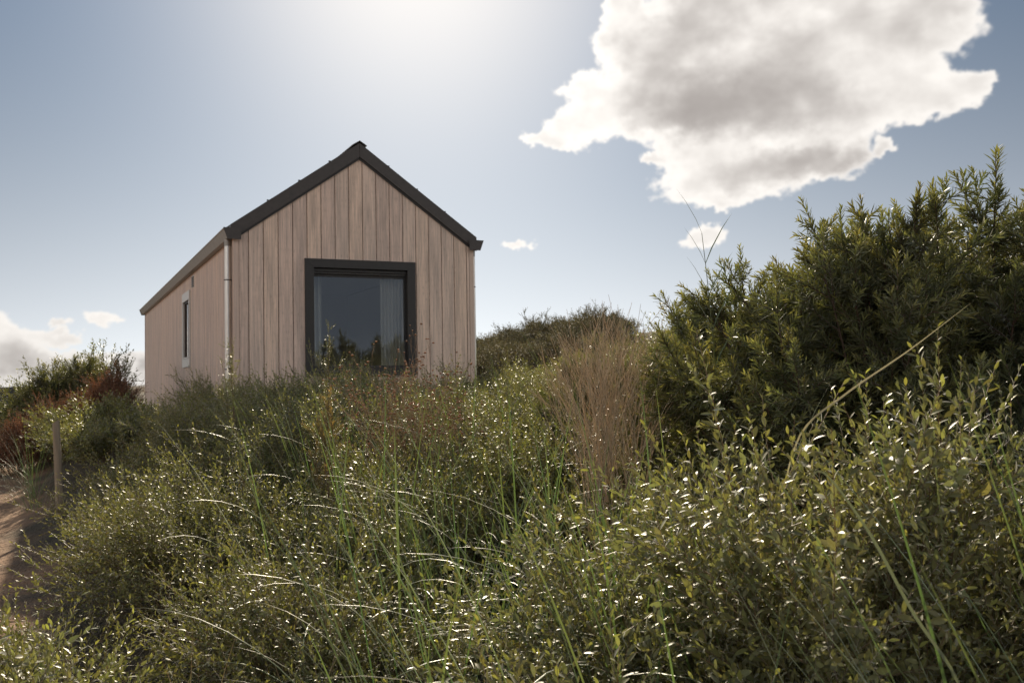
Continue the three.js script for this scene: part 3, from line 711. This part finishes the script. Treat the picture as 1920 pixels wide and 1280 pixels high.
// ---- shrubs and dry plants beyond the thicket, left of the cabin
shrub({ name: 'background_shrub', label: 'round dark green shrub standing behind the sandy path at the far left', category: 'shrub', x: -8.85, z: -18.4, R: 1.0, H: 1.75, seed: 701, stems: 64, perStem: 20, from: 0.2, rad: 0.018, scale: 1.15, shoots: [...THORN, ...WILLOW_FAR], material: M.thorn, lean: [0.12, 0] });
shrub({ name: 'background_shrub', label: 'smaller dark shrub at the far left below the tiled roof', category: 'shrub', x: -10.3, z: -18.3, R: 0.9, H: 1.15, seed: 702, stems: 30, perStem: 14, from: 0.2, rad: 0.014, scale: 1.2, shoots: [...THORN, ...WILLOW_FAR], material: M.thorn, lean: [-0.05, 0] });
shrub({ name: 'background_shrub', label: 'open green shrub right beside the cabin\u2019s far left corner', category: 'shrub', x: -8.5, z: -19.8, R: 0.45, H: 1.75, seed: 703, stems: 20, perStem: 11, from: 0.3, rad: 0.014, scale: 1.1, shoots: WILLOW_FAR, material: M.willow });
for (const [x, z, R, H, label, seed] of [[-7.15, -16.8, 0.5, 1.05, 'rust-brown dried bush beside the cabin\u2019s left wall', 711], [-7.9, -16.6, 0.6, 0.95, 'rust-brown dried bush between the dark shrub and the cabin', 712], [-8.3, -16.0, 0.4, 0.75, 'small tan dried bush at the foot of the dark round shrub', 713]])
  shrub({ name: 'dried_bush', label, category: 'bush', x, z, R, H, seed, stems: 34, perStem: 14, from: 0.3, rad: 0.006, shoots: RUST, material: M.dry, bark: [0.16, 0.08, 0.04], spread: 0.3 });
for (const [x, z, R, H, label, seed] of [[-6.3, -14.2, 0.75, 0.75, 'low willow bush behind the wooden post', 721], [-5.1, -12.6, 0.8, 0.5, 'willow bush against the cabin\u2019s long left wall', 722], [-9.0, -17.3, 0.7, 0.7, 'low dark bush at the end of the sandy path', 723], [-10.1, -17.8, 0.8, 0.8, 'dark bush at the far left edge above the sandy path', 724], [-8.1, -16.9, 0.6, 0.65, 'low bush left of the wooden post', 725]])
  shrub({ name: 'background_bush', label, category: 'bush', x, z, R, H, seed, stems: 30, perStem: 15, from: 0.2, shoots: WILLOW_FAR, material: M.willow });
// long grass at the end of the path
{
  const r = rngOf(17);
  const spots = [[-8.4, -16.3], [-9.0, -16.5], [-7.8, -15.9], [-9.6, -16.8], [-7.2, -15.2]];
  spots.forEach(([x, z], k) => tuft(`bleached grass tuft at the end of the sandy path, ${['middle one', 'second from the left', 'second from the right', 'leftmost', 'rightmost'][k]} of five`, x, z, 34, 0.85 + 0.2 * r(), 0.25, 500 + k, Math.PI, 'bleached grass tufts at the end of the path', [...STRAWS, BLADES[2], BLADES[3]]));
}
// wooden post
{
  const g0 = groundAt(-4.75, -9.95), t = thing('wooden_post', 'weathered grey wooden post among the grass left of the cabin', 'post', [-4.75, g0 - 0.2, -9.95]);
  t.rotation.z = 0.05; t.scale.y = 1.08;
  const g = new THREE.CylinderGeometry(0.036, 0.044, 1.1, 11, 8), p = g.attributes.position;
  for (let k = 0; k < p.count; k++) { const n = 1 + 0.12 * noise(p.getX(k) * 30, p.getY(k) * 3, p.getZ(k) * 30); p.setXYZ(k, p.getX(k) * n, p.getY(k) + (p.getY(k) > 0.54 ? p.getX(k) * 0.5 : 0) + 0.55, p.getZ(k) * n); }
  g.computeVertexNormals();
  const grain = texture(128, 256, (u, v) => { const a = 0.75 + 0.5 * fbm(u * 30, v * 4, 3, 3); return [a, a * 0.95, a * 0.88]; });
  part('shaft', g, new THREE.MeshStandardMaterial({ color: lin(0.32, 0.275, 0.215), map: grain, roughness: 0.9 }), t);
}
// ---- the tiled roof far off at the left
{
  const t = thing('tiled_house', 'low house with a dark pantile roof at the far left edge', 'house', [-36.9, -5.15, -62.5], 0.08);
  const tileM = [0.05, 0.065, 0.04].map((k) => new THREE.MeshStandardMaterial({ color: lin(k * 1.05, k, k * 0.98), roughness: 0.42 }));
  const wallM = new THREE.MeshStandardMaterial({ color: lin(0.4, 0.33, 0.27), roughness: 0.9 });
  const Wd = 9, dep = 7, eaveH = 3.2, ridgeH = 6.6;
  const shape = plate([[-dep / 2, 0], [dep / 2, 0], [dep / 2, eaveH], [0, ridgeH - 0.12], [-dep / 2, eaveH]], Wd); shape.rotateY(Math.PI / 2); shape.translate(-Wd / 2, 0, 0);
  part('wall', shape, wallM, t);
  const slope = Math.atan2(ridgeH - eaveH, dep / 2), run = Math.hypot(ridgeH - eaveH, dep / 2) + 0.3;
  const prof = new THREE.Shape();                        // one pantile: a rolled S section, extruded down the slope
  prof.moveTo(0, 0); prof.quadraticCurveTo(0.06, 0.085, 0.12, 0.03); prof.quadraticCurveTo(0.2, -0.03, 0.27, 0.0); prof.lineTo(0.27, -0.02); prof.quadraticCurveTo(0.2, -0.05, 0.12, 0.01); prof.quadraticCurveTo(0.06, 0.06, 0, -0.02);
  const tile = new THREE.ExtrudeGeometry(prof, { depth: 0.4, bevelEnabled: false, curveSegments: 4 });
  const rows = Math.floor(run / 0.34), cols = Math.floor(Wd / 0.27) - 1, r = rngOf(3);
  const back = box(-Wd / 2 - 0.1, Wd / 2 + 0.1, -0.1, -0.06, 0, run);
  for (const s of [1, -1]) {
    const roof = part('roof_slope', back, tileM[2], t);
    roof.rotation.set(slope, 0, 0); roof.position.set(0, ridgeH, 0);
    if (s < 0) { roof.rotation.set(slope, Math.PI, 0, 'YXZ'); continue; }
    for (let i = 0; i < rows; i++) for (let j = cols - 21; j < cols; j++) {   // the part of the slope that the picture shows
      const m = part('roof_tile', tile, tileM[Math.floor(r() * 3)], roof);
      m.position.set(-Wd / 2 + j * 0.27, 0.02 + 0.01 * r(), i * 0.34); m.rotation.x = -0.09;
    }
    for (let j = 0; j < 24; j++) {
      const cap = new THREE.CylinderGeometry(0.14, 0.15, 0.4, 10, 1, false); cap.rotateZ(Math.PI / 2);
      if (j === 0) t.userData.cap = undefined;
      const m = part('ridge_tile', cap, tileM[0], t); m.position.set(-Wd / 2 + 0.2 + j * 0.378, ridgeH + 0.02, 0);
    }
  }
}
// ---- the scrub-covered dune beyond the cabin
{
  const r = rngOf(808), G = 'shrubs covering the far dune';
  let n = 0;
  for (let k = 0; k < 120; k++) {
    const d = 30 + 20 * r(), az = (-2.8 + 9 * r()) * D2R, x = Math.sin(az) * d, z = -Math.cos(az) * d;
    const R = 0.8 + r() * r() * 1.4;
    shrub({ name: 'dune_shrub', label: 'rounded dark olive shrub on the far dune right of the cabin', category: 'shrub', group: G, x, z, R, H: R * (0.6 + 0.35 * r()), seed: 1500 + n++, stems: 22, perStem: 11, from: 0.3, rad: 0.02, scale: 1.5, shoots: DUNE, material: M.dune, spread: 0.35 });
  }
}
// mid-distance bushes right of the cabin's right-hand corner
{
  const r = rngOf(515), order = ['nearest', 'second', 'third', 'fourth', 'fifth', 'sixth', 'seventh', 'eighth', 'ninth', 'tenth', 'eleventh', 'twelfth', 'thirteenth', 'fourteenth', 'fifteenth', 'sixteenth'];
  for (let k = 0; k < 16; k++) {
    const d = 12.5 + 0.5 * k + 0.4 * r(), az = (-0.6 + 7 * r()) * D2R, R = 0.7 + 0.4 * r();
    shrub({ name: 'background_bush', label: `grey-green bush in the hollow beside the cabin, ${order[k]} from the viewer`, category: 'bush', group: 'bushes in the hollow right of the cabin', x: Math.sin(az) * d, z: -Math.cos(az) * d, R, H: 0.35 + 0.4 * r(), seed: 2300 + k, stems: 26, perStem: 13, from: 0.25, scale: 1.1, shoots: WILLOW_FAR, material: M.willow, spread: 0.3 });
  }
}
// ---- a dry broom-like bush and dried flower heads
function twigBush(label, x, y, z, R, H, stems, seed, col, heads, name) {
  const r = rngOf(seed), t = thing(name, label, 'dry plant', [x, y, z]), m = new Mold(), hm = new Mold();
  const top = heads ? 9 : 1.68, reach = R + 0.1;
  function grow(p, d, len, rad, depth) {
    if (p.y > top * (1 - 0.35 * ((p.x * p.x + p.z * p.z) / (reach * reach)))) return;
    const q = p.clone().addScaledVector(d, len * 0.5).addScaledVector(randDir(r), len * 0.05), e = q.clone().addScaledVector(d, len * 0.5).add(V(0, len * 0.04, 0));
    m.tube([p, q, e], [rad, rad * 0.85, rad * 0.6], 3, vary(col, r, 0.3));
    if (depth === 0) { if (heads && r() < 0.8) hm.ball(e, 0.006 + 0.006 * r(), vary([0.28, 0.13, 0.06], r, 0.3), 0.7); return; }
    const kids = 2 + Math.floor(r() * 1.7);
    for (let k = 0; k < kids; k++) grow(k ? q.clone().lerp(e, r()) : e, d.clone().addScaledVector(randDir(r), 0.5).add(V(0, 0.1, 0)).normalize(), len * (0.5 + 0.2 * r()), rad * 0.72, depth - 1);
  }
  for (let s = 0; s < stems; s++) {
    const a = r() * 6.283, f = Math.sqrt(r());
    grow(V(Math.cos(a) * f * 0.06, 0, Math.sin(a) * f * 0.06), V(Math.cos(a) * f * R / H, 1, Math.sin(a) * f * R / H).normalize(), H * (0.34 + 0.12 * r()), 0.0034, 4);
  }
  part('twigs', m.build(), M.dry, t);
  if (heads) part('seed_heads', hm.build(), M.bark, t).userData.kind = 'stuff';
}
twigBush('dry tan twiggy bush standing before the buckthorn hedge', 0.54, groundAt(0.54, -5.45) - 0.02, -5.45, 0.42, 2.1, 50, 9, [0.56, 0.44, 0.3], false, 'dry_twig_bush');
twigBush('dried brown flower stems below the right corner of the front window', -0.86, groundAt(-0.86, -6.7), -6.7, 0.24, 1.55, 12, 12, [0.36, 0.23, 0.13], true, 'dried_flower');
twigBush('pale dried flower stems right of the front window', -0.58, groundAt(-0.58, -6.6), -6.6, 0.24, 1.5, 12, 14, [0.36, 0.25, 0.15], true, 'dried_flower');
// ---- single plants that stand out
{
  const o = { lean: [-0.1, 0], loose: 0.5 };
  shrub({ name: 'tall_willow_shoot', label: 'pair of tall leafy willow shoots before the front window', category: 'plant', x: -1.36, z: -6.4, R: 0.12, H: 1.72, seed: 31, stems: 5, perStem: 9, from: 0.45, rad: 0.004, shoots: WILLOW.slice(0, 2), material: M.willow, scale: 0.6, lean: [0.1, 0] });
  shrub({ name: 'tall_willow_shoot', label: 'leafy willow shoots rising against the foot of the downpipe', category: 'plant', x: -2.33, z: -7.9, R: 0.1, H: 1.68, seed: 32, stems: 5, perStem: 9, from: 0.45, rad: 0.004, shoots: WILLOW.slice(0, 2), material: M.willow, scale: 0.6 });
  shrub({ name: 'young_buckthorn', label: 'small yellowing buckthorn sprig below the left part of the window', category: 'plant', x: -1.1, z: -5.75, R: 0.12, H: 1.4, seed: 33, stems: 4, perStem: 4, from: 0.75, rad: 0.005, shoots: [thornShoot(77, { green: [0.22, 0.17, 0.045], tip: [0.36, 0.24, 0.06], twigs: 1, leaves: 30 })], material: M.thorn, scale: 0.8 });
}
function ribbon(name, label, pts, width, col, category = 'grass') {
  const curve = new THREE.CatmullRomCurve3(pts.map((p) => V(...p))), n = 26, m = new Mold();
  let prev = null;
  for (let k = 0; k <= n; k++) {
    const t = k / n, p = curve.getPoint(t), tan = curve.getTangent(t), s = tan.clone().cross(V(0, 0.35, 1)).normalize(), nn = s.clone().cross(tan).normalize(), w = width / 2 * Math.min(1, 0.5 + 2 * t) * Math.min(1, (1 - t) * 2.2 + 0.04);
    const row = [m.vert(p.clone().addScaledVector(s, -w).addScaledVector(nn, w * 0.4), col), m.vert(p, col), m.vert(p.clone().addScaledVector(s, w).addScaledVector(nn, w * 0.4), col)];
    if (prev) for (const q of [0, 1]) m.i.push(prev[q], prev[q + 1], row[q + 1], prev[q], row[q + 1], row[q]);
    prev = row;
  }
  const o = lit(new THREE.Mesh(m.build(), M.blade)); o.name = numbered(name); o.userData = { label, category }; scene.add(o);
}
ribbon('tall_grass', 'long pale grass blade slanting up to the right before the buckthorn', [[0.95, groundAt(0.95, -3.1), -3.1], [0.84, 0.95, -3.0], [0.78, 1.36, -2.62], [0.81, 1.5, -2.3], [0.9, 1.6, -2.14], [1.01, 1.7, -2.07]], 0.0055, [0.42, 0.38, 0.22]);
ribbon('tall_grass', 'broad bent grass blade crossing the lower right foreground', [[0.86, 0.6, -1.58], [0.75, 1.02, -1.63], [0.69, 1.13, -1.66], [0.62, 1.28, -1.69], [0.55, 1.375, -1.71], [0.535, 1.36, -1.72]], 0.006, [0.13, 0.15, 0.06]);
ribbon('tall_grass', 'upright bright green grass blade below the front window', [[-0.48, groundAt(-0.48, -4), -4.0], [-0.49, 0.8, -3.98], [-0.495, 1.1, -3.97], [-0.5, 1.38, -3.97]], 0.011, [0.15, 0.2, 0.05]);
ribbon('tall_grass', 'upright green grass blade left of the dry twig bush', [[0.12, groundAt(0.12, -4.2), -4.2], [0.14, 0.8, -4.2], [0.15, 1.1, -4.2], [0.13, 1.34, -4.2]], 0.009, [0.15, 0.2, 0.05]);
ribbon('tall_grass', 'tall thin grass stalk standing in front of the dark hedge at the right', [[1.05, groundAt(1.05, -2.3), -2.3], [1.04, 1.0, -2.3], [1.02, 1.4, -2.3], [1.03, 1.66, -2.28]], 0.004, [0.17, 0.2, 0.06]);
// reed standing above the hedge
{
  const t = thing('reed', 'thin reed stalk with narrow leaves above the buckthorn hedge', 'reed', [1.06, groundAt(1.06, -4.95), -4.95]), m = new Mold(), s = new Mold(), r = rngOf(6);
  const h = 2.3 - t.position.y, pts = bezier(V(0.05, 0, 0), V(0.03, h * 0.6, 0), V(-0.05, h, 0), 10);
  s.tube(pts, pts.map((_, k) => 0.004 * (1 - 0.06 * k)), 5, [0.16, 0.19, 0.06]);
  for (let k = 0; k < 9; k++) {
    const q = pts[6 + Math.floor(k * 0.5)], a = k % 2 ? 0.6 : 2.6;
    m.leaf(q.clone(), V(Math.cos(a) * 0.45, 1, Math.sin(a) * 0.2 + 0.1 * (r() - 0.5)), V(-Math.cos(a), 0.4, 0.3), 0.22 + 0.1 * r(), 0.014, 0.3, 0.15, [0.12, 0.17, 0.05], [[0, 0.5], [0.3, 1], [0.7, 0.7], [1, 0.04]]);
  }
  part('stalk', s.build(), M.blade, t); part('leaves', m.build(), M.blade, t);
}
// ---- the hedge goes on behind the camera, where the front window mirrors it
{
  const r = rngOf(99), which = ['first', 'second', 'third', 'fourth', 'fifth', 'sixth', 'seventh', 'eighth', 'ninth'];
  for (let k = 0; k < 9; k++) {
    const t = 18 + 5 * r(), s = -4 + k;
    shrub({ name: 'sea_buckthorn', label: `sea buckthorn bush mirrored in the front window, ${which[k]} of its row from the left`, category: 'bush', group: 'sea buckthorn bushes mirrored in the window', x: -2.2 + 0.616 * t + 0.788 * s, z: -14.7 + 0.788 * t - 0.616 * s, R: 1.1 + 0.3 * r(), H: 1.9 + 0.6 * r(), seed: 3100 + k, stems: 26, perStem: 14, from: 0.2, rad: 0.014, scale: 1.3, shoots: THORN, material: M.thorn });
  }
}
console.log('all');
renderer.render(scene, camera);
